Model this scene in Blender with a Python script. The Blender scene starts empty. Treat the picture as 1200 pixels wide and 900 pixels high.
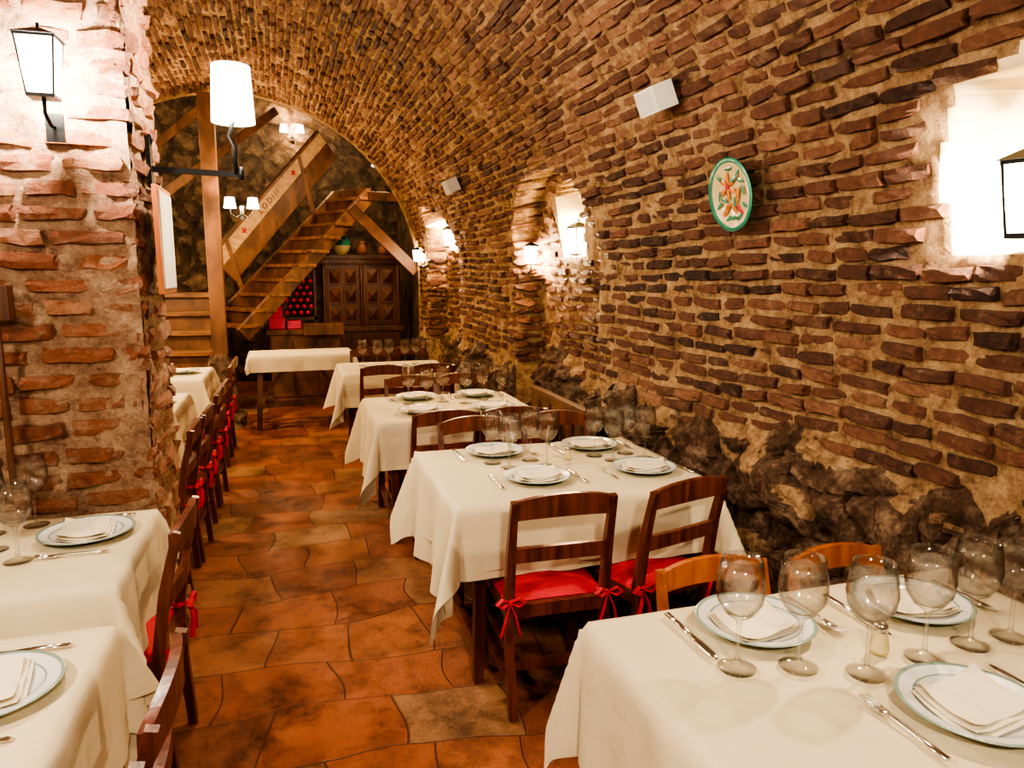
import bpy, math, random
from mathutils import Vector, Matrix, noise
random.seed(7)
pi=math.pi
COL=bpy.context.scene.collection

# ---------------------------------------------------------------- materials
def newmat(name):
    m=bpy.data.materials.new(name); m.use_nodes=True
    nt=m.node_tree; b=nt.nodes['Principled BSDF']
    return m,nt,b
def N(nt,t,**kw):
    n=nt.nodes.new(t)
    for k,v in kw.items():
        if k in n.inputs: n.inputs[k].default_value=v
        else: setattr(n,k,v)
    return n
def ramp(nt,stops):
    r=nt.nodes.new('ShaderNodeValToRGB')
    e=r.color_ramp.elements
    while len(e)<len(stops): e.new(0.5)
    for i,(p,c) in enumerate(stops):
        e[i].position=p; e[i].color=(*c,1)
    return r
def simple(name,col,rough=.5,metal=0,bump=0,bscale=60,var=0.0,vscale=8,bd=.01):
    m,nt,b=newmat(name)
    b.inputs['Base Color'].default_value=(*col,1)
    b.inputs['Roughness'].default_value=rough
    b.inputs['Metallic'].default_value=metal
    tc=N(nt,'ShaderNodeTexCoord')
    if var>0:
        n=N(nt,'ShaderNodeTexNoise',Scale=vscale,Detail=5.0)
        nt.links.new(tc.outputs['Object'],n.inputs['Vector'])
        r=ramp(nt,[(.3,tuple(c*(1-var) for c in col)),(.7,tuple(min(1,c*(1+var)) for c in col))])
        nt.links.new(n.outputs['Fac'],r.inputs['Fac']); nt.links.new(r.outputs['Color'],b.inputs['Base Color'])
    if bump>0:
        n=N(nt,'ShaderNodeTexNoise',Scale=bscale,Detail=4.0)
        nt.links.new(tc.outputs['Object'],n.inputs['Vector'])
        bp=N(nt,'ShaderNodeBump',Strength=bump,Distance=bd)
        nt.links.new(n.outputs['Fac'],bp.inputs['Height']); nt.links.new(bp.outputs['Normal'],b.inputs['Normal'])
    return m
def wood(name,c1,c2,rough=.35,sc=(30,30,3)):
    m,nt,b=newmat(name)
    tc=N(nt,'ShaderNodeTexCoord'); mp=N(nt,'ShaderNodeMapping'); mp.inputs['Scale'].default_value=sc
    n=N(nt,'ShaderNodeTexNoise',Scale=1.0,Detail=6.0,Distortion=.6)
    nt.links.new(tc.outputs['Object'],mp.inputs['Vector']); nt.links.new(mp.outputs['Vector'],n.inputs['Vector'])
    r=ramp(nt,[(.3,c1),(.7,c2)])
    nt.links.new(n.outputs['Fac'],r.inputs['Fac']); nt.links.new(r.outputs['Color'],b.inputs['Base Color'])
    b.inputs['Roughness'].default_value=rough
    bp=N(nt,'ShaderNodeBump',Strength=.25,Distance=.004)
    nt.links.new(n.outputs['Fac'],bp.inputs['Height']); nt.links.new(bp.outputs['Normal'],b.inputs['Normal'])
    return m
def brickmat(name,dark,light,spot,dust,dlo=.54):
    m,nt,b=newmat(name)
    at=N(nt,'ShaderNodeAttribute'); at.attribute_name='tone'
    tc=N(nt,'ShaderNodeTexCoord')
    n=N(nt,'ShaderNodeTexNoise',Scale=28.0,Detail=6.0,Roughness=.75)
    nt.links.new(tc.outputs['Object'],n.inputs['Vector'])
    a=N(nt,'ShaderNodeMath',operation='MULTIPLY_ADD'); a.inputs[1].default_value=1.25; 
    nt.links.new(n.outputs['Fac'],a.inputs[0])
    s=N(nt,'ShaderNodeMath',operation='MULTIPLY'); s.inputs[1].default_value=.8
    nt.links.new(at.outputs['Fac'],s.inputs[0])
    s2=N(nt,'ShaderNodeMath',operation='SUBTRACT'); s2.inputs[1].default_value=.55
    nt.links.new(s.outputs[0],s2.inputs[0]); nt.links.new(s2.outputs[0],a.inputs[2])
    r=ramp(nt,[(.0,dark),(.6,light),(1.0,spot)])
    nt.links.new(a.outputs[0],r.inputs['Fac'])
    n3=N(nt,'ShaderNodeTexNoise',Scale=9.0,Detail=10.0,Roughness=.82)
    nt.links.new(tc.outputs['Object'],n3.inputs['Vector'])
    r3=ramp(nt,[(dlo,(0,0,0)),(dlo+.16,(.75,.75,.75))]); nt.links.new(n3.outputs['Fac'],r3.inputs['Fac'])
    mx=N(nt,'ShaderNodeMix',data_type='RGBA'); mx.inputs[7].default_value=(*dust,1)
    nt.links.new(r3.outputs['Color'],mx.inputs[0]); nt.links.new(r.outputs['Color'],mx.inputs[6])
    nt.links.new(mx.outputs[2],b.inputs['Base Color'])
    b.inputs['Roughness'].default_value=.48
    n2=N(nt,'ShaderNodeTexNoise',Scale=60.0,Detail=6.0,Roughness=.75)
    nt.links.new(tc.outputs['Object'],n2.inputs['Vector'])
    bp=N(nt,'ShaderNodeBump',Strength=1.0,Distance=.026)
    nt.links.new(n2.outputs['Fac'],bp.inputs['Height']); nt.links.new(bp.outputs['Normal'],b.inputs['Normal'])
    return m
def mortarmat(name,c0,c1,c2):
    m,nt,b=newmat(name)
    tc=N(nt,'ShaderNodeTexCoord')
    n=N(nt,'ShaderNodeTexNoise',Scale=9.0,Detail=10.0,Roughness=.82)
    nt.links.new(tc.outputs['Object'],n.inputs['Vector'])
    r=ramp(nt,[(.36,c0),(.47,c1),(.62,c2)])
    nt.links.new(n.outputs['Fac'],r.inputs['Fac']); nt.links.new(r.outputs['Color'],b.inputs['Base Color'])
    b.inputs['Roughness'].default_value=.85
    n2=N(nt,'ShaderNodeTexNoise',Scale=45.0,Detail=6.0,Roughness=.75)
    nt.links.new(tc.outputs['Object'],n2.inputs['Vector'])
    bp=N(nt,'ShaderNodeBump',Strength=1.0,Distance=.04)
    nt.links.new(n2.outputs['Fac'],bp.inputs['Height']); nt.links.new(bp.outputs['Normal'],b.inputs['Normal'])
    return m
def stonemat(name,c0,c1,c2,sc=4,crack=True,cs=2.0):
    m,nt,b=newmat(name)
    tc=N(nt,'ShaderNodeTexCoord')
    n=N(nt,'ShaderNodeTexNoise',Scale=sc*cs,Detail=10.0,Roughness=.8)
    v=N(nt,'ShaderNodeTexVoronoi',Scale=float(sc)); v.feature='DISTANCE_TO_EDGE'
    nt.links.new(tc.outputs['Object'],n.inputs['Vector']); 
    mx=N(nt,'ShaderNodeVectorMath',operation='MULTIPLY_ADD'); mx.inputs[1].default_value=(.25,.25,.25)
    nt.links.new(n.outputs['Color'],mx.inputs[0]); nt.links.new(tc.outputs['Object'],mx.inputs[2])
    nt.links.new(mx.outputs[0],v.inputs['Vector'])
    r=ramp(nt,[(.36,c0),(.50,c1),(.64,c2)])
    nt.links.new(n.outputs['Fac'],r.inputs['Fac']); nt.links.new(r.outputs['Color'],b.inputs['Base Color'])
    b.inputs['Roughness'].default_value=.42
    r2=ramp(nt,[(0,(0,0,0)),(.12,(1,1,1))]); nt.links.new(v.outputs['Distance'],r2.inputs['Fac'])
    ad=N(nt,'ShaderNodeMath',operation='ADD'); nt.links.new(r2.outputs['Color'],ad.inputs[0]); nt.links.new(n.outputs['Fac'],ad.inputs[1])
    bp=N(nt,'ShaderNodeBump',Strength=1.0,Distance=.05 if crack else .07)
    nt.links.new((ad.outputs[0] if crack else n.outputs['Fac']),bp.inputs['Height']); nt.links.new(bp.outputs['Normal'],b.inputs['Normal'])
    return m
def floormat():
    m,nt,b=newmat('terracotta_slabs')
    tc=N(nt,'ShaderNodeTexCoord')
    n0=N(nt,'ShaderNodeTexNoise',Scale=1.6,Detail=1.0)
    nt.links.new(tc.outputs['Object'],n0.inputs['Vector'])
    mx=N(nt,'ShaderNodeVectorMath',operation='MULTIPLY_ADD'); mx.inputs[1].default_value=(.28,.28,0)
    nt.links.new(n0.outputs['Color'],mx.inputs[0]); nt.links.new(tc.outputs['Object'],mx.inputs[2])
    br=N(nt,'ShaderNodeTexBrick'); br.offset=.42; br.offset_frequency=2; br.squash=.75; br.squash_frequency=3
    br.inputs['Scale'].default_value=1.0; br.inputs['Brick Width'].default_value=.44; br.inputs['Row Height'].default_value=.34
    br.inputs['Mortar Size'].default_value=.0045; br.inputs['Mortar Smooth'].default_value=.6
    br.inputs['Color1'].default_value=(0,0,0,1); br.inputs['Color2'].default_value=(1,1,1,1); br.inputs['Mortar'].default_value=(.5,.5,.5,1)
    nt.links.new(mx.outputs[0],br.inputs['Vector'])
    r=ramp(nt,[(0,(.24,.08,.04)),(.3,(.36,.105,.045)),(.6,(.42,.14,.055)),(.85,(.33,.155,.08)),(1,(.47,.25,.12))])
    nt.links.new(br.outputs['Color'],r.inputs['Fac'])
    n=N(nt,'ShaderNodeTexNoise',Scale=3.2,Detail=11.0,Roughness=.82)
    nt.links.new(tc.outputs['Object'],n.inputs['Vector'])
    rn=ramp(nt,[(.39,(.28,.26,.25)),(.48,(.7,.66,.64)),(.55,(1,1,1)),(.66,(1.0,.9,.75))])
    nt.links.new(n.outputs['Fac'],rn.inputs['Fac'])
    mm=N(nt,'ShaderNodeMix',data_type='RGBA',blend_type='MULTIPLY'); mm.inputs[0].default_value=.9
    nt.links.new(r.outputs['Color'],mm.inputs[6]); nt.links.new(rn.outputs['Color'],mm.inputs[7])
    m2=N(nt,'ShaderNodeMix',data_type='RGBA'); m2.inputs[7].default_value=(.10,.04,.025,1)
    nt.links.new(br.outputs['Fac'],m2.inputs[0]); nt.links.new(mm.outputs[2],m2.inputs[6])
    nt.links.new(m2.outputs[2],b.inputs['Base Color'])
    rr=ramp(nt,[(.3,(.22,.22,.22)),(.7,(.5,.5,.5))]); nt.links.new(n.outputs['Fac'],rr.inputs['Fac']); nt.links.new(rr.outputs['Color'],b.inputs['Roughness'])
    inv=N(nt,'ShaderNodeMath',operation='SUBTRACT'); inv.inputs[0].default_value=1; nt.links.new(br.outputs['Fac'],inv.inputs[1])
    ad=N(nt,'ShaderNodeMath',operation='MULTIPLY_ADD'); ad.inputs[1].default_value=3.2
    nt.links.new(n.outputs['Fac'],ad.inputs[0]); nt.links.new(inv.outputs[0],ad.inputs[2])
    bp=N(nt,'ShaderNodeBump',Strength=.7,Distance=.012)
    nt.links.new(ad.outputs[0],bp.inputs['Height']); nt.links.new(bp.outputs['Normal'],b.inputs['Normal'])
    return m
def glowmat(name,col,strength,fac):
    m=bpy.data.materials.new(name); m.use_nodes=True; nt=m.node_tree; nt.nodes.clear()
    o=N(nt,'ShaderNodeOutputMaterial'); t=N(nt,'ShaderNodeBsdfTransparent'); e=N(nt,'ShaderNodeEmission')
    e.inputs[0].default_value=(*col,1); e.inputs[1].default_value=strength
    x=N(nt,'ShaderNodeMixShader'); x.inputs[0].default_value=fac
    nt.links.new(t.outputs[0],x.inputs[1]); nt.links.new(e.outputs[0],x.inputs[2]); nt.links.new(x.outputs[0],o.inputs[0])
    return m
def glassmat():
    m=bpy.data.materials.new('clear_glass'); m.use_nodes=True; nt=m.node_tree; nt.nodes.clear()
    o=N(nt,'ShaderNodeOutputMaterial'); t=N(nt,'ShaderNodeBsdfTransparent'); g=N(nt,'ShaderNodeBsdfGlossy'); g.inputs['Roughness'].default_value=0.02
    lw=N(nt,'ShaderNodeLayerWeight'); lw.inputs['Blend'].default_value=.5
    r=ramp(nt,[(.0,(.99,.99,.99)),(.45,(.965,.965,.965)),(.72,(.83,.83,.82)),(.94,(.30,.295,.29))]); nt.links.new(lw.outputs['Facing'],r.inputs['Fac']); nt.links.new(r.outputs['Color'],t.inputs['Color'])
    mu=ramp(nt,[(0,(.06,.06,.06)),(.5,(.10,.10,.10)),(.8,(.26,.26,.26)),(1,(.7,.7,.7))])
    nt.links.new(lw.outputs['Facing'],mu.inputs['Fac'])
    x=N(nt,'ShaderNodeMixShader'); nt.links.new(mu.outputs[0],x.inputs[0])
    nt.links.new(t.outputs[0],x.inputs[1]); nt.links.new(g.outputs[0],x.inputs[2])
    rg=N(nt,'ShaderNodeBsdfGlass'); rg.inputs['IOR'].default_value=1.45; rg.inputs['Roughness'].default_value=0
    x2=N(nt,'ShaderNodeMixShader'); x2.inputs[0].default_value=.14
    nt.links.new(x.outputs[0],x2.inputs[1]); nt.links.new(rg.outputs[0],x2.inputs[2]); nt.links.new(x2.outputs[0],o.inputs[0])
    return m
M_brick=brickmat('vault_brick',(.045,.021,.019),(.24,.10,.064),(.48,.26,.16),(.50,.33,.21))
M_pbrick=brickmat('pillar_brick',(.13,.045,.027),(.36,.125,.065),(.54,.27,.16),(.50,.34,.23),.5)
M_mort=mortarmat('lime_mortar',(.12,.065,.036),(.44,.265,.14),(.76,.53,.31))
M_pmort=mortarmat('pillar_mortar',(.14,.07,.045),(.40,.23,.145),(.64,.44,.30))
M_plaster=simple('niche_plaster',(.85,.72,.48),.8,bump=.6,bscale=25)
M_rock=stonemat('footing_rock',(.03,.016,.012),(.17,.095,.062),(.50,.35,.24),3,False,3.0)
M_rubble=stonemat('rubble_wall',(.04,.022,.015),(.15,.09,.055),(.32,.21,.13),3)
M_floor=floormat()
M_cloth=simple('linen',(.60,.52,.365),.85,bump=.4,bscale=9,bd=.02)
M_napkin=simple('napkin_linen',(.70,.635,.50),.85,bump=.2,bscale=30)
M_dwood=wood('mahogany',(.05,.014,.009),(.17,.045,.022),.3)
M_owood=wood('orange_wood',(.24,.06,.02),(.42,.14,.045),.3)
M_beam=wood('old_beam',(.045,.018,.009),(.20,.085,.038),.5,(6,6,3))
M_tread=wood('stair_wood',(.08,.03,.014),(.28,.125,.05),.5,(3,20,20))
M_cab=wood('cabinet_wood',(.04,.016,.009),(.14,.05,.024),.35)
M_red=simple('red_cushion',(.47,.015,.035),.7,bump=.3,bscale=40,var=.25)
M_iron=simple('black_iron',(.015,.015,.017),.45,.6)
M_steel=simple('steel',(.75,.74,.72),.18,1.0)
M_white=simple('white_plastic',(.62,.62,.59),.4)
M_china=simple('white_china',(.64,.65,.64),.15)
M_rim=simple('plate_rim',(.24,.33,.30),.2)
M_glass=glassmat()
M_glow=glowmat('lantern_glass',(1,.88,.68),16,.5)
M_shade=glowmat('lamp_shade',(1,.90,.72),8,.6)
M_tan=wood('tan_board',(.34,.20,.10),(.52,.34,.19),.6,(3,20,20))
M_green=simple('glaze_green',(.03,.21,.15),.2,var=.4)
M_cream=simple('glaze_cream',(.60,.50,.28),.2,var=.15)
M_orange=simple('glaze_orange',(.5,.17,.05),.25,var=.4,vscale=40)
M_clay=simple('clay',(.22,.08,.04),.6,var=.4)
M_pink=simple('pink_box',(.55,.04,.12),.5)
M_bottle=simple('bottle_dark',(.01,.02,.012),.15)
M_caps=simple('red_capsule',(.75,.02,.07),.35)

# ---------------------------------------------------------------- builder
class B:
    def __init__(s): s.v=[];s.f=[];s.m=[];s.M=Matrix.Identity(4);s.mi=0;s.sm=[]
    def add(s,vs,fs,smooth=False):
        o=len(s.v)
        s.v+=[tuple(s.M@Vector(q)) for q in vs]
        s.f+=[tuple(i+o for i in f) for f in fs]; s.m+=[s.mi]*len(fs); s.sm+=[smooth]*len(fs)
    def box(s,x0,x1,y0,y1,z0,z1):
        s.add([(x,y,z) for x in(x0,x1) for y in(y0,y1) for z in(z0,z1)],
          [(0,1,3,2),(4,6,7,5),(0,4,5,1),(2,3,7,6),(0,2,6,4),(1,5,7,3)])
    def beam(s,p,q,w,h,up=(0,0,1)):
        p=Vector(p);q=Vector(q);d=(q-p).normalized();u=Vector(up)
        a=d.cross(u).normalized();u=a.cross(d)
        vs=[]
        for c in(p,q):
            for i,j in((-1,-1),(1,-1),(1,1),(-1,1)): vs.append(c+a*i*w/2+u*j*h/2)
        s.add(vs,[(0,3,2,1),(4,5,6,7),(0,1,5,4),(1,2,6,5),(2,3,7,6),(3,0,4,7)])
    def tube(s,pts,r,n=8,flat=1.0,cap=True):
        pts=[Vector(p) for p in pts]; rs=r if isinstance(r,(list,tuple)) else [r]*len(pts)
        vs=[];fs=[];prev=None
        for i,p in enumerate(pts):
            d=(pts[min(i+1,len(pts)-1)]-pts[max(i-1,0)]).normalized()
            if prev is None:
                ref=Vector((0,0,1)) if abs(d.z)<.9 else Vector((1,0,0))
                a=d.cross(ref).normalized()
            else:
                a=(prev-d*prev.dot(d)).normalized()
            prev=a;b=d.cross(a)
            for k in range(n):
                t=2*pi*(k+.5)/n; vs.append(p+(a*math.cos(t)+b*math.sin(t)*flat)*rs[i])
        for i in range(len(pts)-1):
            for k in range(n):
                k2=(k+1)%n; fs.append((i*n+k,i*n+k2,(i+1)*n+k2,(i+1)*n+k))
        if cap: fs.append(tuple(range(n-1,-1,-1))); fs.append(tuple(range((len(pts)-1)*n,len(pts)*n)))
        s.add(vs,fs,n>4)
    def lathe(s,prof,n=20,c=(0,0,0)):
        vs=[];fs=[]
        for r,z in prof:
            for k in range(n):
                t=2*pi*k/n; vs.append((c[0]+r*math.cos(t),c[1]+r*math.sin(t),c[2]+z))
        for i in range(len(prof)-1):
            for k in range(n):
                k2=(k+1)%n; fs.append((i*n+k,i*n+k2,(i+1)*n+k2,(i+1)*n+k))
        s.add(vs,fs,True)
    def grid(s,fn,nu,nv,smooth=True):
        vs=[fn(i/nu,j/nv) for i in range(nu+1) for j in range(nv+1)]
        fs=[(i*(nv+1)+j,(i+1)*(nv+1)+j,(i+1)*(nv+1)+j+1,i*(nv+1)+j+1) for i in range(nu) for j in range(nv)]
        s.add(vs,fs,smooth)
    def mesh(s,name,mats):
        me=bpy.data.meshes.new(name); me.from_pydata(s.v,[],s.f)
        for m in mats: me.materials.append(m)
        me.polygons.foreach_set('material_index',s.m); me.polygons.foreach_set('use_smooth',s.sm)
        me.update(); return me
def place(name,me,loc=(0,0,0),rz=0,scale=1,bevel=0,rot=None,solid=0):
    o=bpy.data.objects.new(name,me); COL.objects.link(o); o.location=loc
    o.rotation_euler=rot if rot else (0,0,rz); o.scale=(scale,)*3
    if bevel:
        md=o.modifiers.new('b','BEVEL'); md.width=bevel; md.segments=2; md.limit_method='ANGLE'
    return o
def nz(x,y,z=0): return noise.noise(Vector((x,y,z)))

# ---------------------------------------------------------------- vault
CX=-.5; CZ=1.5; Y0=-2.0; Y1=8.5
def RR(y): return 2.4-.058*(max(y,1.5)-1.5)
BAYS=[(3.95,5.35,2.25),(6.9,8.1,2.2)]
NICHES=[(1.50,1.66,2.12,.215),(4.72,1.70,2.2,.20),(7.72,1.85,2.3,.18)]
def inarch(y,z,ya,yb,zt):
    c=(ya+yb)/2;r=(yb-ya)/2
    if abs(y-c)>=r: return False
    h=min(r,.45); 
    return z< zt-h + h*math.sqrt(1-((y-c)/r)**2)
def inniche(y,z,grow=0):
    y2=y+nz(z*6,y*3,30)*.07; z2=z+nz(y*6,z*3,40)*.06
    for yc,z0,z1,hw in NICHES:
        if z>z0-grow and inarch(y2,z2,yc-hw-grow,yc+hw+grow,z1+grow): return True
    return False
def P(s,y,d=0.0):
    """s arc coordinate from floor on right wall; d inward offset"""
    R=RR(y)
    if s<CZ:
        x=CX+R; n=(-1,0); z_=s
    else:
        a=(s-CZ)/2.4
        if a>pi:
            zz=CZ-(s-CZ-2.4*pi); w=nz(y*.5,s*.5)*.03
            return (CX-R+d+w,y,zz)
        x=CX+R*math.cos(a); z_=CZ+R*math.sin(a); n=(-math.cos(a),-math.sin(a))
    off=0
    if s<4.0:
        for ya,yb,zt in BAYS:
            if inarch(y,z_,ya,yb,zt): off=.2
        if inniche(y,z_): off+=.20
    w=nz(y*.6,s*.6)*.06+nz(y*2,s*2,3)*.026
    k=d+w-off
    return (x+n[0]*k,y,z_+n[1]*k)
b=B()
SMAX=CZ*2+2.4*pi
nu=int(SMAX/.03); nv=int((Y1-Y0)/.032)
vs=[]
for i in range(nu+1):
    s=SMAX*i/nu
    for j in range(nv+1):
        y=Y0+(Y1-Y0)*j/nv
        vs.append(P(s,y,nz(y*9,s*9,5)*.012+nz(y*22,s*22,6)*.008))
def sz(s):
    return s if s<CZ else CZ+2.3*math.sin(min((s-CZ)/2.4,pi))
for i in range(nu):
    s=SMAX*(i+.5)/nu
    for j in range(nv):
        y=Y0+(Y1-Y0)*(j+.5)/nv
        b.f.append((i*(nv+1)+j,i*(nv+1)+j+1,(i+1)*(nv+1)+j+1,(i+1)*(nv+1)+j))
        inn = s<3.2 and inniche(y,sz(s),.02)
        b.m.append(1 if inn else 0); b.sm.append(True)
b.v=vs
place('wall_right_vault',b.mesh('wall_right_vault',[M_mort,M_plaster]))

def bricks(name,mapf,s0,s1,ch,bh,y0,y1,bl,gap,skip,mat,depth=.018,rough=1.0,wob=.03,lv=(.7,1.18)):
    V=[];F=[];T=[]
    s=s0
    FS=(0,.08,.5,.92,1); FY=(0,.03,.33,.67,.97,1); nss=5; nyy=6
    while s+bh<s1:
        y=y0-random.random()*bl
        rowtone=random.uniform(-.08,.08); rowh=random.uniform(.92,1.07)
        while y<y1:
            L=bl*random.uniform(*lv)
            ya=max(y,y0);yb=min(y+L-gap*random.uniform(.6,1.3),y1)
            y+=L
            if yb-ya<.05: continue
            yc=(ya+yb)/2
            sc=s+nz(yc*.8,s*.9,9)*wob+random.uniform(-.004,.004)
            if skip and skip(sc+bh/2,ya,yb): continue
            hh=bh*random.uniform(.82,1.10)*rowh; dd=depth*random.uniform(.1,1.7)
            t=random.random()*.75+.12+rowtone+nz(yc*.9,sc*.9,20)*.4
            o=len(V)
            tilt=random.uniform(-.009,.009)*rough; tl2=random.uniform(-.004,.006)*rough; skew=random.uniform(-.005,.005)
            jit=.004*rough
            for i in range(nss):
                for j in range(nyy):
                    fs=FS[i];fy=FY[j]
                    yy=ya+(yb-ya)*fy; ss=sc+hh*fs+skew*(fy-.5)*2
                    edge=i in(0,nss-1) or j in(0,nyy-1)
                    corner=(i in(1,nss-2)) and (j in(1,nyy-2))
                    d=-.02 if edge else dd+tilt*(fy-.5)*2+tl2*(fs-.5)*2+random.uniform(-jit,jit)-(.009 if corner else 0)
                    V.append(mapf(ss+random.uniform(-jit,jit),yy+random.uniform(-jit,jit)*1.6,d)); T.append(t)
            for i in range(nss-1):
                for j in range(nyy-1):
                    F.append((o+i*nyy+j,o+i*nyy+j+1,o+(i+1)*nyy+j+1,o+(i+1)*nyy+j))
        s+=ch*rowh
    me=bpy.data.meshes.new(name); me.from_pydata(V,[],F); me.materials.append(mat)
    me.polygons.foreach_set('use_smooth',[False]*len(F))
    a=me.attributes.new('tone','FLOAT','POINT'); a.data.foreach_set('value',T)
    me.update()
    return place(name,me)
def vskip(s,ya,yb):
    if s<3.4:
        z=sz(s)
        for y in (ya,(ya+yb)/2,yb):
            if inniche(y,z,.01): return True
        for a,c,zt in BAYS:
            if inarch(ya,z,a,c,zt)!=inarch(yb,z,a,c,zt): 
                return (yb-ya)>.18
    return s < .94+nz(ya*1.2,0,4)*.2
bricks('wall_right_vault_bricks',P,.75,SMAX-1.2,.063,.046,Y0,Y1,.205,.018,vskip,M_brick,.019)
for k,(ya,yb,zt) in enumerate(BAYS):
    xr=CX+RR(yb)
    bricks('wall_right_jamb' if k==0 else 'wall_right_jamb.001',lambda s,y,d,yb=yb:(y,yb-d,s),.9,zt-.42,.064,.044,xr-.03,xr+.2,.24,.02,None,M_brick,.03,2.0)

def rock(b,c,r,sq):
    seed=random.random()*50; n1,n2=16,12
    vs=[];fs=[]
    for i in range(n2+1):
        ph=pi*i/n2
        for j in range(n1):
            th=2*pi*j/n1
            d=Vector((math.sin(ph)*math.cos(th),math.sin(ph)*math.sin(th),math.cos(ph)))
            q=Vector([math.copysign(abs(t)**.6,t) for t in d])
            k=1+.22*noise.noise(d*1.6+Vector((seed,0,0)))+.14*noise.noise(d*4+Vector((seed,9,0)))
            vs.append((c[0]+q.x*sq[0]*r*k,c[1]+q.y*sq[1]*r*k,c[2]+q.z*sq[2]*r*k))
    for i in range(n2):
        for j in range(n1):
            j2=(j+1)%n1; fs.append((i*n1+j,(i+1)*n1+j,(i+1)*n1+j2,i*n1+j2))
    b.add(vs,fs,False)
# jagged natural rock at foot of right wall
b=B(); rows=64; cols=560
def ft(u,v):
    y=-1.9+10.3*u; 
    top=1.02+nz(y*1.3,0,4)*.24+nz(y*5,0,4)*.12
    z=-.02+(top+.03)*v
    q=Vector((z*.6+nz(y*2,z*2,8)*.3,y*2.6+z*1.4+nz(z*4,y*3,4)*.5,z*3.4-y*.8+nz(y*2,1,2)*.5))
    d,_=noise.voronoi(q*1.5)
    e=min((d[1]-d[0])*3.0,.5)
    r1=math.sin(_[0][1]*37.3)*.5; r2=math.sin(_[0][0]*51.1+_[0][2]*13)*.5
    slope=r1*(q*1.5-_[0]).y*.16+r2*(q*1.5-_[0]).z*.18
    dep=.01+e*.10+slope+abs(nz(y*9,z*12,2))*.05+abs(nz(y*20,z*26,1))*.03+(1-v)*.05+r2*.03
    dep=min(max(dep,0),.10 if y<1.95 else .16)
    fade=min(1,(1-v)/.18)
    off=0
    for a,c,zt in BAYS:
        if a-.03<y<c+.03: off=.17
    return (CX+RR(y)+off-dep*fade+.02*(1-fade)+.02,y,z)
b.grid(ft,cols,rows,False)
for i in range(cols):
    for j in range(rows):
        y=-1.9+10.3*i/cols
        if j/rows>.90+nz(y*4,j*.15,6)*.2 or nz(y*3,j*.11,16)>.42: b.m[i*rows+j]=1
place('wall_right_rock_footing',b.mesh('wall_right_rock_footing',[M_rock,M_mort]))

# ---------------------------------------------------------------- floor / shell
b=B(); b.grid(lambda u,v:(-3.2+5.6*u,-2.2+14*v,nz(u*9,v*20)*.006-.004),40,90)
place('floor',b.mesh('floor',[M_floor]))
b=B(); b.box(-3.2,2.3,-2.2,-2.0,0,4.3); place('wall_rear',b.mesh('wall_rear',[M_rubble]))
b=B(); b.box(-3.3,2.4,11.4,11.6,0,4.6); place('wall_front',b.mesh('wall_front',[M_rubble]))
b=B(); b.box(1.62,1.9,8.6,11.4,0,4.6); place('wall_stair_right',b.mesh('wall_stair_right',[M_rubble]))
b=B(); b.box(-3.2,-3.0,8.6,11.4,0,4.6); place('wall_stair_left',b.mesh('wall_stair_left',[M_rubble]))
b=B(); b.box(-3.2,2.3,8.45,11.6,4.6,4.8); place('ceiling_stair_room',b.mesh('ceiling_stair_room',[M_beam]))
b=B(); n=40; vs=[];fs=[]
for i in range(n+1):
    a=pi*i/n; R=RR(8.5)-.02
    for y in(8.48,8.6):
        vs.append((CX+R*math.cos(a),y,CZ+R*math.sin(a))); vs.append((CX+3.6*math.cos(a),y,CZ+3.6*math.sin(a)))
for i in range(n):
    o=i*4;q=o+4
    fs+=[(o,o+1,q+1,q),(o+2,q+2,q+3,o+3),(o,q,q+2,o+2)]
b.add(vs,fs)
b.box(CX+RR(8.5)-.02,CX+3.6,8.48,8.6,0,CZ)
b.box(CX-3.6,CX-RR(8.5)+.02,8.48,8.6,0,CZ)
place('wall_vault_end',b.mesh('wall_vault_end',[M_mort]))

# pillar
PX=-.52; PY0=2.96; PY1=3.5
b=B()
def rr_(a,c): return nz(a*3,c*3)*.018+nz(a*14,c*14)*.016+nz(a*30,c*30)*.010
b.grid(lambda u,v:((-3.0+(PX+3.0)*u),PY0-.002-rr_(-3+(PX+3)*u,4.1*v),4.1*v),150,230)
b.grid(lambda u,v:(PX+.002+rr_(PY0+(PY1-PY0)*u,4.1*v),PY0+(PY1-PY0)*u,4.1*v),34,230)
b.grid(lambda u,v:(PX-(3.0+PX)*u,PY1,4.1*v),10,10)
place('wall_pillar',b.mesh('wall_pillar',[M_pmort]))
bricks('wall_pillar_bricks',lambda s,y,d:(y,PY0-d-nz(y*1.5,s*1.5,7)*.02,s),.04,4.0,.088,.057,-2.4,PX+.012,.24,.030,None,M_pbrick,.014,1.5,.03)
bricks('wall_pillar_bricks.001',lambda s,y,d:(PX+d+nz(y*1.5,s*1.5,7)*.02,y,s),.04,4.0,.088,.057,PY0-.01,PY1,.24,.030,None,M_pbrick,.014,1.5,.03)

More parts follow.
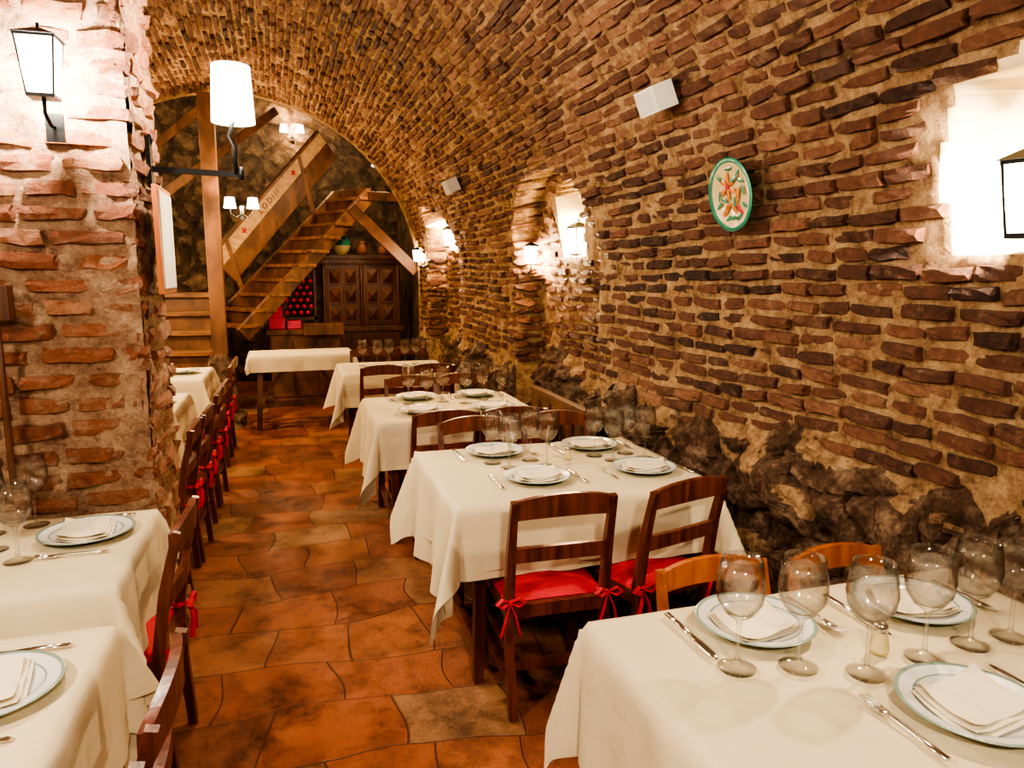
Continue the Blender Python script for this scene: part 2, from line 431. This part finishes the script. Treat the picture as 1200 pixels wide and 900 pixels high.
# ---------------------------------------------------------------- tablecloth / tables
def cloth(b,x0,x1,y0,y1,z,ox,oy,seed=0,flare=.30,st=.024,lift=0,oxr=None):
    w=x1-x0;d=y1-y0
    if oxr is None: oxr=ox
    nu=int((w+ox+oxr)/st);nv=int((d+2*oy)/st)
    def fn(u,v):
        a=-ox+(w+ox+oxr)*u; c=-oy+(d+2*oy)*v
        dx=max(0,-a,a-w);dy=max(0,-c,c-d)
        sx=-1 if a<0 else 1; sy=-1 if c<0 else 1
        ca=min(max(a,0),w); cc=min(max(c,0),d)
        cr=0
        for q,L in((a,w),(c,d)):
            for fr in(.33,.67):
                cr+=.0022*math.exp(-((q-L*fr)/.012)**2)
        zz=z+nz(a*4+seed,c*4)*.0015+cr
        if dx==0 and dy==0: return (x0+ca,y0+cc,zz+lift)
        r=math.hypot(dx,dy)
        base=.016*(1-math.exp(-r/.015))+lift
        if dx>0 and dy>0:
            th=math.atan2(dy,dx)
            h=base+r*flare*math.sin(2*th)**1.3*(1+.25*math.sin(6*th+seed))
            X=x0+ca+math.cos(th)*sx*h;Yy=y0+cc+math.sin(th)*sy*h
        else:
            if dx>0: s=cc;ln=d
            else: s=ca;ln=w
            win=min(1,s/.18,(ln-s)/.18)
            wv=(math.sin(s*15+seed*3+sx)*.5+math.sin(s*31+seed*7)*.25+nz(s*5+seed,sx+sy)*.6)*win
            h=base+max(-.008,wv*.12*r+.03*r)
            X=x0+ca+(sx*h if dx>0 else 0);Yy=y0+cc+(sy*h if dy>0 else 0)
        zz-=math.sqrt(max(0,r*r-(h*.9)**2))
        return (X,Yy,zz+lift)
    b.grid(fn,nu,nv)
def table(name,x0,x1,y0,y1,ox,oy,seed,z=.75,under=None,legm=M_dwood,oxr=None):
    b=B()
    cx,cy=(x0+x1)/2,(y0+y1)/2; w=(x1-x0)/2; d=(y1-y0)/2
    b.mi=0
    b.box(-w+.005,w-.005,-d+.005,d-.005,z-.035,z-.004)
    b.box(-w+.07,w-.07,-d+.07,-d+.095,z-.12,z-.035); b.box(-w+.07,w-.07,d-.095,d-.07,z-.12,z-.035)
    for sx in(-1,1):
        b.box(sx*(w-.1)-.012,sx*(w-.1)+.012,-d+.08,d-.08,z-.12,z-.035)
        for sy in(-1,1):
            b.tube([(sx*(w-.09),sy*(d-.09),0),(sx*(w-.10),sy*(d-.10),.3),(sx*(w-.10),sy*(d-.10),z-.03)],[.028,.03,.034],4)
        b.beam((sx*(w-.1),-d+.1,.13),(sx*(w-.1),d-.1,.13),.03,.05)
    b.beam((-w+.1,0,.13),(w-.1,0,.13),.03,.05)
    b.mi=1
    if under:
        cloth(b,-w,w,-d,d,z-.003,under[0],under[1],seed+4,.2)
        cloth(b,-w,w,-d,d,z,ox,oy,seed,.36,lift=.004)
    else: cloth(b,-w,w,-d,d,z,ox,oy,seed,oxr=oxr)
    return place(name,b.mesh(name,[legm,M_cloth]),(cx,cy,0))
ZT=.757
table('dining_table',.67,1.80,.66,1.55,.36,.27,1,oxr=.03)
table('dining_table',.56,1.62,2.5,3.37,.42,.28,2,under=(.30,.24))
table('dining_table',.46,1.46,4.12,5.0,.42,.28,3,oxr=.06)
table('dining_table',.42,1.36,6.2,7.05,.40,.28,4)
table('dining_table',-1.55,-.45,1.08,1.86,.20,.22,5,under=(.28,.40))
table('dining_table',-1.6,-.50,2.12,2.79,.20,.20,6,under=(.28,.36))
table('dining_table',-1.8,-.72,3.85,4.5,.27,.30,7)
table('dining_table',-1.8,-.72,4.85,5.6,.27,.36,8)
table('dining_table',-1.8,-.70,6.25,7.1,.27,.36,9)

b=B(); b.mi=0
b.box(-.5,.5,-.24,.24,.72,.75)
for sx in(-1,1):
    for sy in(-1,1): b.beam((sx*.44,sy*.19,0),(sx*.4,sy*.16,.72),.05,.05,(0,1,0))
    b.beam((sx*.42,-.18,.2),(sx*.42,.18,.2),.03,.06)
b.beam((-.42,0,.22),(.42,0,.22),.03,.06)
b.beam((-.4,0,.25),(-.1,0,.7),.03,.05,(0,1,0)); b.beam((.4,0,.25),(.1,0,.7),.03,.05,(0,1,0))
b.mi=1; cloth(b,-.5,.5,-.24,.24,.757,.10,.17,3)
place('side_table',b.mesh('side_table',[M_beam,M_cloth]),(.1,7.96,0),rz=.04,scale=1.03)

# ---------------------------------------------------------------- chair
def chair_mesh(name,woodm):
    b=B(); W=.18; b.mi=0
    for sx in(-1,1):
        b.tube([(sx*(W-.01),-.02,0),(sx*W,0,.25),(sx*W,0,.45),(sx*W,-.03,.65),(sx*W,-.075,.835)],[.021,.023,.024,.022,.017],4)
        b.tube([(sx*(W+.01),.37,0),(sx*(W+.01),.37,.44)],[.021,.026],4)
        b.beam((sx*W,0,.14),(sx*W,.37,.14),.02,.03); b.beam((sx*W,0,.26),(sx*W,.37,.26),.02,.03)
        b.beam((sx*W,0,.41),(sx*W,.37,.41),.03,.05)
    b.beam((-W,.37,.2),(W,.37,.2),.02,.045); b.beam((-W,0,.2),(W,0,.2),.02,.035)
    b.beam((-W,.37,.41),(W,.37,.41),.03,.05); b.beam((-W,0,.41),(W,0,.41),.03,.05)
    b.box(-W+.01,W-.01,.01,.37,.405,.432)
    def rail(za,zb,arch,yb,th=.011,sag=0):
        n=14;vs=[];fs=[]
        for i in range(n+1):
            t=i/n*2-1; x=t*(W+.004 if arch else W)
            yy=yb-.022*(1-t*t)
            lo=za+sag*(1-t*t); hi=zb+arch*(1-abs(t)**2.2)
            lean=-.03
            for q,(zz) in ((-th,lo),(th,lo),(th,hi),(-th,hi)):
                vs.append((x,yy+q+lean*(zz-za),zz))
        for i in range(n):
            o=i*4
            for k in range(4): fs.append((o+k,o+(k+1)%4,o+4+(k+1)%4,o+4+k))
        fs+= [(0,3,2,1),(n*4,n*4+1,n*4+2,n*4+3)]
        b.add(vs,fs,False)
    rail(.765,.83,.028,-.06,sag=.012); rail(.60,.655,.008,-.028,sag=.01)
    b.mi=1
    def cu(u,v):
        a=u*2-1;c=v*2-1
        k=(1-abs(a)**5)*(1-abs(c)**5)
        return (a*(W+.012),.2+c*.185,.437+.036*k**.6+nz(a*3,c*3)*.003)
    b.grid(cu,16,16)
    b.grid(lambda u,v:((u*2-1)*(W+.012),.2-(v*2-1)*.185,.434),1,1)
    for sx in(-1,1):
        x=sx*(W+.004);y=-.03;z=.455
        b.tube([(x,0.03,z),(x-sx*.03,.0,z),(x,-.03,z)],.009,6)
        for dx in(-1,1):
            b.tube([(x,y,z),(x+dx*.03,y-.012,z+.02),(x+dx*.05,y-.01,z+.002),(x+dx*.03,y-.01,z-.012),(x,y,z)],[.005,.011,.012,.01,.005],6,.5)
            b.tube([(x,y,z),(x+dx*.018,y-.014,z-.05),(x+dx*.035,y-.008,z-.12)],[.005,.010,.012],6,.35)
    return b.mesh(name,[woodm,M_red])
CH=chair_mesh('dining_chair',M_dwood); CHO=chair_mesh('dining_chair_light',M_owood)
def chair(x,y,deg,me=CH,sc=1): place('dining_chair',me,(x,y,0),math.radians(deg),sc,bevel=.004)
chair(1.14,1.68,178,CHO,.915); chair(1.575,1.68,182,CHO,.90)
chair(.88,2.32,-2); chair(1.36,2.34,16)
chair(.90,3.56,181); chair(1.36,3.58,178)
chair(.80,3.93,2); chair(1.20,3.93,-3)
chair(.83,5.2,180); chair(1.22,5.22,182)
chair(.72,6.02,0); chair(1.12,6.02,3)
chair(.75,7.3,180); chair(1.13,7.3,180)
chair(-.33,1.44,90); chair(-.33,.98,92); chair(-.42,2.46,88)
chair(-.56,3.97,90); chair(-.54,4.38,88); chair(-.54,5.05,91); chair(-.53,5.45,88); chair(-.56,6.5,90); chair(-.56,6.92,90)

# ---------------------------------------------------------------- tableware
b=B(); b.lathe([(.0,.0),(.036,.0),(.037,.002),(.02,.006),(.006,.012),(.0042,.03),(.0042,.09),(.008,.102),(.028,.116),(.043,.14),(.047,.165),(.044,.195),(.038,.228),(.0365,.228),(.042,.195),(.0452,.165),(.0412,.141),(.027,.119),(.0,.108)],36)
GL=b.mesh('wine_glass',[M_glass])
def glass(x,y,s=1.0): place('wine_glass',GL,(x,y,ZT),random.random(),s)
for x,y in((.89,1.25),(1.02,1.215),(1.14,1.15),(1.31,1.165),(1.46,1.18),(1.58,1.18)): glass(x,y,1.1)
for x,y in((.84,3.05),(.89,2.95),(1.02,3.05),(1.06,2.94),(1.33,3.04),(1.38,2.94),(1.49,3.04),(1.54,2.94)): glass(x,y,1.05)
for x,y in((.72,4.66),(.82,4.55),(.95,4.67),(1.08,4.57),(1.22,4.66),(1.33,4.57)): glass(x,y,1.05)
for x,y in((.62,6.72),(.75,6.65),(.87,6.75),(1.0,6.65),(1.12,6.75),(1.24,6.65)): glass(x,y,1.05)
for x,y in((-.80,2.38),(-.85,2.72),(-.90,2.50),(-.96,2.66)): glass(x,y,1.05)
for x,y in((-1.1,4.1),(-1.1,4.25),(-1.1,5.1),(-1.1,5.3),(-1.1,6.7)): glass(x,y)
b=B()
b.mi=0; b.lathe([(.0,.003),(.08,.003),(.092,.006),(.103,.014)],40)
b.mi=1; b.lathe([(.103,.014),(.107,.0155)],40)
b.mi=0; b.lathe([(.107,.0155),(.132,.021)],40)
b.mi=1; b.lathe([(.132,.021),(.140,.023),(.141,.021),(.10,.010),(.085,0),(.0,0)],40)
PL=b.mesh('dinner_plate',[M_china,M_rim])
b=B()
def nf(u,v,k,top):
    a=u*2-1;c=v*2-1
    e=max(abs(a),abs(c))**8
    base=(.004+.020*max(0,(math.hypot(a*.085,c*.07)-.085)/.05))
    z=base+.001+.0055*k+(.005*(1-e*.7) if top else 0)+.0015*math.sin(a*4+k*2)+nz(a*2+k,c*2)*.002
    return (a*(.088-.005*k)+.014*c+.005*k,c*(.070-.004*k)+.004*k,z)
for k in range(3):
    b.grid(lambda u,v,k=k:nf(u,v,k,True),14,12)
    b.grid(lambda u,v,k=k:nf(u,v,k,False),14,12)
NP=b.mesh('napkin',[M_napkin])
b=B()
b.tube([(0,-.10,.004),(0,-.05,.005),(0,.01,.007),(0,.035,.006)],[.008,.006,.004,.006],8,.4)
b.tube([(0,.03,.006),(0,.045,.004),(0,.06,.003)],[.006,.012,.012],8,.25)
for i in range(4):
    x=(i-1.5)*.0065; b.tube([(x,.055,.003),(x,.08,.005),(x*.95,.10,.009)],[.0022,.0022,.0012],6,.8)
FK=b.mesh('fork',[M_steel])
b=B()
b.tube([(0,-.11,.005),(0,-.06,.006),(0,.0,.005)],[.009,.008,.006],8,.5)
b.tube([(0,0,.005),(0,.03,.005),(0,.09,.005),(.002,.115,.005)],[.007,.010,.010,.003],8,.14)
KN=b.mesh('table_knife',[M_steel])
def setting(x,y,deg,cut=True,nap=True,rn=0):
    place('dinner_plate',PL,(x,y,ZT))
    if nap: place('napkin',NP,(x,y,ZT+.003),math.radians(deg+rn),1.1)
    if cut:
        r=math.radians(deg); rx,ry=math.cos(r),math.sin(r)
        place('table_knife',KN,(x+rx*.175,y+ry*.175,ZT),r,1.0)
        place('fork',FK,(x-rx*.175,y-ry*.175,ZT),r,1.0)
setting(1.04,1.40,180,rn=12); setting(1.49,1.375,180,rn=-10); setting(1.24,.98,0,rn=8)
setting(.95,2.75,0,rn=5); setting(1.44,2.75,0,rn=-8); setting(.90,3.22,180,rn=6); setting(1.38,3.21,180)
setting(.75,4.35,0,cut=False); setting(1.2,4.35,0,cut=False); setting(.80,4.85,180); setting(1.22,4.85,180)
setting(.75,6.42,0,cut=False); setting(1.15,6.42,0,cut=False)
setting(-.66,2.56,90,rn=5); setting(-.62,1.60,90,rn=10)
setting(-.90,4.15,90); setting(-.90,5.2,90); setting(-.90,6.7,90)
b=B(); b.mi=0; b.lathe([(.0,0),(.016,0),(.018,.01),(.014,.035),(.012,.042)],14)
b.mi=1; b.lathe([(.0125,.042),(.013,.055),(.008,.060),(0,.061)],14)
SS=b.mesh('salt_shaker',[M_cream,M_steel])
place('salt_shaker',SS,(1.235,1.215,ZT),scale=1.2); place('salt_shaker',SS,(1.19,3.02,ZT)); place('salt_shaker',SS,(-1.1,2.45,ZT))

# ---------------------------------------------------------------- lamps
WARM=(1,.69,.35)
def plight(name,loc,e,col=(1,.74,.44),r=.05,parent=None):
    l=bpy.data.lights.new(name,'POINT'); l.energy=e; l.color=col; l.shadow_soft_size=r
    o=bpy.data.objects.new(name,l); COL.objects.link(o); o.location=loc
    if parent: o.parent=parent; o.matrix_parent_inverse=Matrix.Identity(4)
    return o
def lantern(b,h=.2,w=.06):
    b.mi=0
    b.box(-w*.75,w*.75,-w*.75,w*.75,0,.012)
    for sx in(-1,1):
        for sy in(-1,1): b.beam((sx*w*.7,sy*w*.7,.01),(sx*w,sy*w,h),.006,.006,(0,1,0))
    z=h;ww=w+.004
    b.box(-ww,ww,-ww,-ww+.008,z-.004,z+.006);b.box(-ww,ww,ww-.008,ww,z-.004,z+.006)
    b.box(-ww,-ww+.008,-ww,ww,z-.004,z+.006);b.box(ww-.008,ww,-ww,ww,z-.004,z+.006)
    q=w+.012
    b.add([(-q,-q,h+.005),(q,-q,h+.005),(q,q,h+.005),(-q,q,h+.005),(-.015,-.015,h+.035),(.015,-.015,h+.035),(.015,.015,h+.035),(-.015,.015,h+.035)],
      [(0,1,5,4),(1,2,6,5),(2,3,7,6),(3,0,4,7),(4,5,6,7),(0,3,2,1)])
    b.tube([(0,0,h+.035),(0,0,h+.055)],.006,8)
    b.mi=1
    a=w*.68;c=w*.98
    for (x0,y0,x1,y1) in((-1,-1,1,-1),(1,-1,1,1),(1,1,-1,1),(-1,1,-1,-1)):
        b.add([(x0*a,y0*a,.012),(x1*a,y1*a,.012),(x1*c,y1*c,h-.004),(x0*c,y0*c,h-.004)],[(0,1,2,3)])
b=B(); lantern(b); 
b.mi=0; b.tube([(0,0,0),(0,0,-.05),(.06,0,-.08),(.11,0,-.08)],.007,6); b.box(.10,.115,-.03,.03,-.13,-.03)
LN=b.mesh('wall_lantern',[M_iron,M_glow])
b=B(); lantern(b,.17,.05); LS=b.mesh('niche_lantern',[M_iron,M_glow])
def wl(loc,rz,e,s=1.0,me=LN,name='wall_lantern',col=WARM):
    o=place(name,me,loc,rz,s)
    plight('bulb',(0,0,.1),e,col,r=.035,parent=o)
wl((1.88,1.47,1.69),.3,130,1.15,LS,'niche_lantern',(1,.80,.54))
wl((1.93,4.74,1.72),.2,135,1.1,LS,'niche_lantern')
wl((1.66,7.74,1.87),0,135,1.1,LS,'niche_lantern')
wl((1.76,5.27,1.66),1.57,80,.7)
wl((1.42,8.36,1.72),0,50,.7)
o=place('wall_lantern',LN,(-.72,2.76,2.15),pi/2,.9); plight('bulb',(0,0,.1),190,(1,.87,.68),r=.04,parent=o)
b=B(); b.mi=0
b.beam((0,0,0),(.33,0,-.01),.012,.022); b.box(-.012,.004,-.03,.03,-.07,.12)
b.tube([(.0,0,.09),(.01,0,.11),(0,0,.13)],.006,6)
b.tube([(.31,0,-.01),(.31,0,.1),(.29,0,.14),(.31,0,.2)],[.009,.011,.008,.008],8)
b.tube([(.33,0,-.03),(.33,0,.02)],.012,8)
b.mi=1
b.lathe([(.083,.19),(.073,.405)],28,(.31,0,0))
b.lathe([(.022,.19),(.018,.28),(.0,.30)],12,(.31,0,0))
LB=b.mesh('bracket_lamp',[M_iron,M_shade])
o=place('bracket_lamp',LB,(PX+.03,3.2,2.0)); plight('bulb',(.31,0,.35),110,(1,.84,.60),r=.04,parent=o)
b=B(); b.mi=0
b.box(-.02,.02,0,.015,-.06,.08)
for sx in(-1,1):
    b.mi=0; b.tube([(0,0,0),(sx*.06,-.03,-.04),(sx*.11,-.05,0),(sx*.11,-.05,.05)],.006,6)
    b.mi=1; b.lathe([(.062,.05),(.045,.16)],18,(sx*.11,-.05,0))
SC=b.mesh('candle_sconce',[M_iron,M_shade])
o=place('candle_sconce',SC,(-.42,8.10,2.2)); plight('bulb',(0,-.10,.12),75,WARM,r=.05,parent=o)
o=place('candle_sconce',SC,(.15,11.37,3.55)); plight('bulb',(0,-.14,.12),60,WARM,r=.05,parent=o)
b=B(); b.mi=0; b.tube([(0,0,.3),(0,0,1.15)],.006,6); b.lathe([(.02,.3),(.03,.26),(.1,.22)],20); b.mi=1; b.lathe([(.1,.22),(.16,.0)],24)
PD=b.mesh('fill_pendant',[M_iron,M_shade])  # made-up pendants, kept out of view, added as fill light for the rooms
for x,y,z,e in((.2,-1.2,2.62,320),(-1.6,.6,2.5,230),(-1.75,5.2,2.1,190),(-1.6,7.4,2.1,190),(-2.2,10.0,3.3,110)):
    o=place('fill_pendant',PD,(x,y,z)); plight('bulb',(0,0,.02),e,(1,.84,.62) if y<2 else (1,.74,.42),r=.12,parent=o)
o=place('fill_pendant',PD,(1.2,9.3,2.9)); plight('bulb',(0,0,.02),60,(1,.72,.4),r=.1,parent=o)  # one more added pendant, hidden past the vault end, to brighten the cabinet

# ---------------------------------------------------------------- wall objects
b=B()
b.box(-.085,.085,-.05,.05,-.055,.055); 
for i in range(9): b.box(-.07+i*.0175-.003,-.07+i*.0175+.003,-.053,-.05,-.045,.045)
SP=b.mesh('wall_speaker',[M_white])
def wallput(name,me,s,y,d,scale=1,bevel=0):
    a=max(0,(s-CZ)/2.4); n=(-math.cos(a),0,-math.sin(a))
    o=place(name,me,Vector(P(s,y,d)),scale=scale,bevel=bevel)
    nn=Vector(n); X=Vector((0,-1,0)); Yl=-nn; Z=X.cross(Yl)
    o.rotation_euler=Matrix((X,Yl,Z)).transposed().to_euler()
    return o
wallput('wall_speaker',SP,CZ+2.4*.39,3.0,.085,1,.015)
wallput('wall_speaker',SP,CZ+2.4*.42,6.2,.085,1,.015)
b=B(); 
b.M=Matrix.Rotation(pi/2,4,'X')
b.mi=0; b.lathe([(0,.012),(.09,.012),(.105,.018),(.130,.026)],40)
b.mi=1; b.lathe([(.130,.026),(.15,.032),(.152,.028),(.1,.004),(0,0)],40)
def petal(mi,x,y,rx,ry,rot,z=.0175):
    b.mi=mi; vs=[(0,0,z)]+[(rx*math.cos(2*pi*k/14),ry*math.sin(2*pi*k/14)*(1+.2*math.sin(4*pi*k/14)),z-.0008) for k in range(14)]
    c,s=math.cos(rot),math.sin(rot)
    vs=[(x+p*c-q*s,y+p*s+q*c,r) for p,q,r in vs]
    b.add(vs,[(0,k+1,(k+1)%14+1) for k in range(14)])
for k in range(6): petal(2,math.cos(k*1.047+.5)*.036-.02,math.sin(k*1.047+.5)*.036+.035,.024,.011,k*1.047+.5,.021)
petal(3,-.02,.035,.013,.012,0,.023)
petal(2,.04,-.01,.04,.012,1.1,.021); petal(2,-.045,-.06,.045,.012,.7,.021); petal(3,.05,-.065,.03,.009,-.9,.0215); petal(2,.01,-.06,.028,.01,2.2,.0212)
for (x,y,r) in((-.08,.0,1.2),(.085,.01,1.9),(-.075,.075,2.2),(.06,.085,.8),(0,-.095,0),(.02,-.03,1.4),(-.03,-.095,.4),(.09,-.05,2.4),(-.09,-.04,.6),(.03,.06,.3),(.075,.05,2.8),(.0,.105,0),(-.05,-.02,2.6),(.045,-.095,.5)):
    petal(1,x,y,.024,.008,r,.0235)
b.M=Matrix.Identity(4)
DP=b.mesh('decorative_wall_plate',[M_cream,M_green,M_orange,M_red])
o=wallput('decorative_wall_plate',DP,CZ+.44,2.63,.055,.98)
b=B(); b.mi=0
b.box(0,.02,-.16,.16,-.2,.2); b.mi=1; b.box(.018,.024,-.14,.14,-.18,.18)
place('framed_notice',b.mesh('framed_notice',[M_owood,M_white]),(PX+.06,3.13,1.72),bevel=.003)
b=B(); b.box(-.05,.05,-.03,.03,-.06,.06); b.tube([(0,0,-.06),(0,0,-.65)],.012,8)
place('switch_box',b.mesh('switch_box',[M_cab]),(-.95,2.86,1.5),bevel=.004)
b=B()
b.box(0,.03,-.5,.5,.42,.80); b.box(-.01,.04,-.52,.52,.80,.83)
for k in range(5): b.box(-.012,0,-.48+k*.2,-.32+k*.2,.47,.77)
b.box(-.0,.03,-.5,-.45,0,.42); b.box(0,.03,.45,.5,0,.42)
place('wooden_bench_back',b.mesh('wooden_bench_back',[M_beam]),(1.58,4.2,0),bevel=.004)

# ---------------------------------------------------------------- staircase (flight rises away to the right)
A=math.radians(35); run=Vector((math.cos(A),math.sin(A),0)); wid=Vector((-math.sin(A),math.cos(A),0))
S0=Vector((-.52,8.74,0)); WD=.68
def SP_(L,w,z): 
    q=S0+run*L+wid*w; return Vector((q.x,q.y,z))
b=B(); b.mi=0
zs=lambda L:.90+.885*L
b.beam(SP_(0,0,zs(0)),SP_(1.95,0,zs(1.95)),.06,.18); b.beam(SP_(0,WD,zs(0)),SP_(1.95,WD,zs(1.95)),.06,.18)
b.mi=1
nst=10
for i in range(nst):
    L=.02+i*.195; z=.98+i*.1725
    b.M=Matrix.Translation(S0)@Matrix.Rotation(A,4,'Z')
    b.box(L-.04,L+.22,-.05,WD,z,z+.04)
    b.mi=0; b.box(L+.195,L+.21,.02,WD,z+.04,z+.1725); b.mi=1
b.M=Matrix.Identity(4)
b.mi=0
q0=SP_(.30,WD+.05,1.58); q1=SP_(1.92,WD+.05,3.24)
b.beam(q0,q1,.04,.24)
dv=(q1-q0).normalized(); aa=dv.cross(Vector((0,0,1))).normalized(); up=aa.cross(dv); nrm=-wid
b.mi=2; o1=up*.20
b.beam(q0+o1,q1+o1,.03,.17)
b.mi=0; b.beam(q0+up*.30,q1+up*.30,.055,.035)
for t in(.3,1.85):
    b.mi=0; b.beam(q0+dv*t-Vector((0,0,.5)),q0+dv*t+up*.3,.06,.06,(1,0,0))
for i in range(4):
    z=.72+i*.2
    b.mi=1; b.box(-2.0,-.80,8.36+i*.26,9.7,z,z+.05)
    b.mi=0; b.box(-1.98,-.82,8.42+i*.26,8.45+i*.26,z-.2,z)
b.box(-2.0,-.82,8.45,8.49,0,.6)
b.beam((-1.5,9.35,2.35),(-.05,9.9,3.6),.06,.1); b.beam((-1.6,9.4,2.85),(-.7,9.4,3.62),.05,.09)
b.box(-.79,-.64,8.12,8.27,.745,3.38)
b.beam((.74,8.9,2.36),(1.50,8.9,1.62),.1,.13)
b.beam((.95,8.95,2.50),(1.6,8.95,2.50),.08,.1)
b.mi=3
for t in(.55,1.62):
    c=q0+o1+dv*t+nrm*.018
    for sg in((dv,up),(up,dv)): b.beam(c-sg[0]*.04,c+sg[0]*.04,.02,.008,nrm)
ST=place('wooden_staircase',b.mesh('wooden_staircase',[M_beam,M_tread,M_tan,M_red]),bevel=.006)
cu=bpy.data.curves.new('sign_lettering','FONT'); cu.body='LODIN'; cu.size=.10; cu.extrude=.003; cu.align_x='CENTER'; cu.align_y='CENTER'
cu.materials.append(M_dwood); cu.space_character=1.5
t=bpy.data.objects.new('sign_lettering',cu); COL.objects.link(t); t.parent=ST
c=q0+o1+dv*1.08+nrm*.019
t.location=c; t.rotation_euler=Matrix((dv,nrm.cross(dv),nrm)).transposed().to_euler()
b=B()
rock(b,(-.72,8.18,.34),1,(.15,.14,.40)); rock(b,(-.72,8.14,.04),1,(.24,.22,.09))
place('stone_plinth',b.mesh('stone_plinth',[M_rock]))
b=B(); b.box(-.28,.62,9.15,9.6,.86,.92); b.box(-.24,.58,9.19,9.56,0,.86)
for k in range(3): b.box(-.22+k*.27,.02+k*.27,9.175,9.19,.1,.8)
b.box(.15,.62,9.0,9.15,.86,1.0)
place('serving_counter',b.mesh('serving_counter',[M_beam]),bevel=.006)
b=B(); b.box(.42,1.42,9.8,10.2,0,1.72)
b.box(.37,1.47,9.75,10.22,1.72,1.78); b.box(.37,1.50,9.72,10.24,1.78,1.83); b.box(.38,1.46,9.76,10.2,.84,.9)
for dxx in(.46,.94):
    b.box(dxx,dxx+.44,9.775,9.8,.93,1.70)
    for r in range(3):
        for c_ in range(2):
            x=dxx+.03+c_*.2; z=.96+r*.245
            b.box(x,x+.18,9.76,9.78,z,z+.215)
            b.add([(x+.02,9.76,z+.02),(x+.16,9.76,z+.02),(x+.16,9.76,z+.195),(x+.02,9.76,z+.195),(x+.09,9.72,z+.107)],[(0,1,4),(1,2,4),(2,3,4),(3,0,4)])
for x in(.42,.9,1.38): b.tube([(x+.02,9.77,.9),(x+.02,9.77,1.0),(x+.02,9.77,1.3),(x+.02,9.77,1.6),(x+.02,9.77,1.72)],[.02,.03,.018,.03,.02],10)
place('carved_cabinet',b.mesh('carved_cabinet',[M_cab]),bevel=.004)
b=B(); b.mi=0
b.box(-.10,.34,9.78,10.1,1.0,1.04); b.box(-.10,-.07,9.78,10.1,0,1.55); b.box(.31,.34,9.78,10.1,0,1.85); 
for r in range(9):
    for c_ in range(5):
        x=-.03+c_*.085+(.04 if r%2 else 0); z=1.10+r*.08
        if x>.29 or z>1.55+x*.6: continue
        b.M=Matrix.Translation((x,9.68,z))@Matrix.Rotation(-pi/2,4,'X')
        b.mi=1; b.lathe([(0,0),(.026,0),(.026,.06),(.018,.065)],10)
        b.mi=2; b.lathe([(.014,.06),(.015,.1),(.034,.15),(.035,.4)],10)
b.M=Matrix.Identity(4)
place('wine_rack',b.mesh('wine_rack',[M_cab,M_caps,M_bottle]))
b=B(); b.box(-.24,-.06,9.25,9.43,.925,1.06); b.box(-.03,.13,9.25,9.43,.925,1.02); b.box(-.22,-.08,9.27,9.41,1.06,1.2)
place('gift_boxes',b.mesh('gift_boxes',[M_pink]),bevel=.006)
b=B(); b.mi=0; b.lathe([(0,0),(.07,0),(.11,.06),(.125,.12)],24); b.mi=1; b.lathe([(.125,.12),(.12,.19),(.08,.24)],24); b.mi=0; b.lathe([(.08,.24),(.07,.27),(.085,.29),(.075,.285)],24)
place('ceramic_jar',b.mesh('ceramic_jar',[M_cream,M_green]),(.68,9.92,1.835))
b=B(); b.lathe([(0,0),(.05,0),(.075,.05),(.06,.12),(.035,.15),(.05,.18),(.04,.18)],20)
CJ=b.mesh('clay_jug',[M_clay])
place('clay_jug',CJ,(.95,9.92,1.835)); place('clay_jug',CJ,(1.22,9.92,1.835),scale=.8)

# ---------------------------------------------------------------- world & camera
w=bpy.data.worlds.new('World'); bpy.context.scene.world=w; w.use_nodes=True
w.node_tree.nodes['Background'].inputs[0].default_value=(1,.8,.6,1); w.node_tree.nodes['Background'].inputs[1].default_value=.3
cd=bpy.data.cameras.new('cam'); cam=bpy.data.objects.new('camera',cd); COL.objects.link(cam)
cd.sensor_width=36; cd.lens=25.5; cd.clip_start=.05
cam.location=(0,0,1.6); cam.rotation_euler=(math.radians(90-8.7),0,math.radians(-17))
bpy.context.scene.camera=cam
try:
    bpy.context.scene.view_settings.view_transform='AgX'
    bpy.context.scene.view_settings.look='AgX - High Contrast'
except Exception as e: print(e)
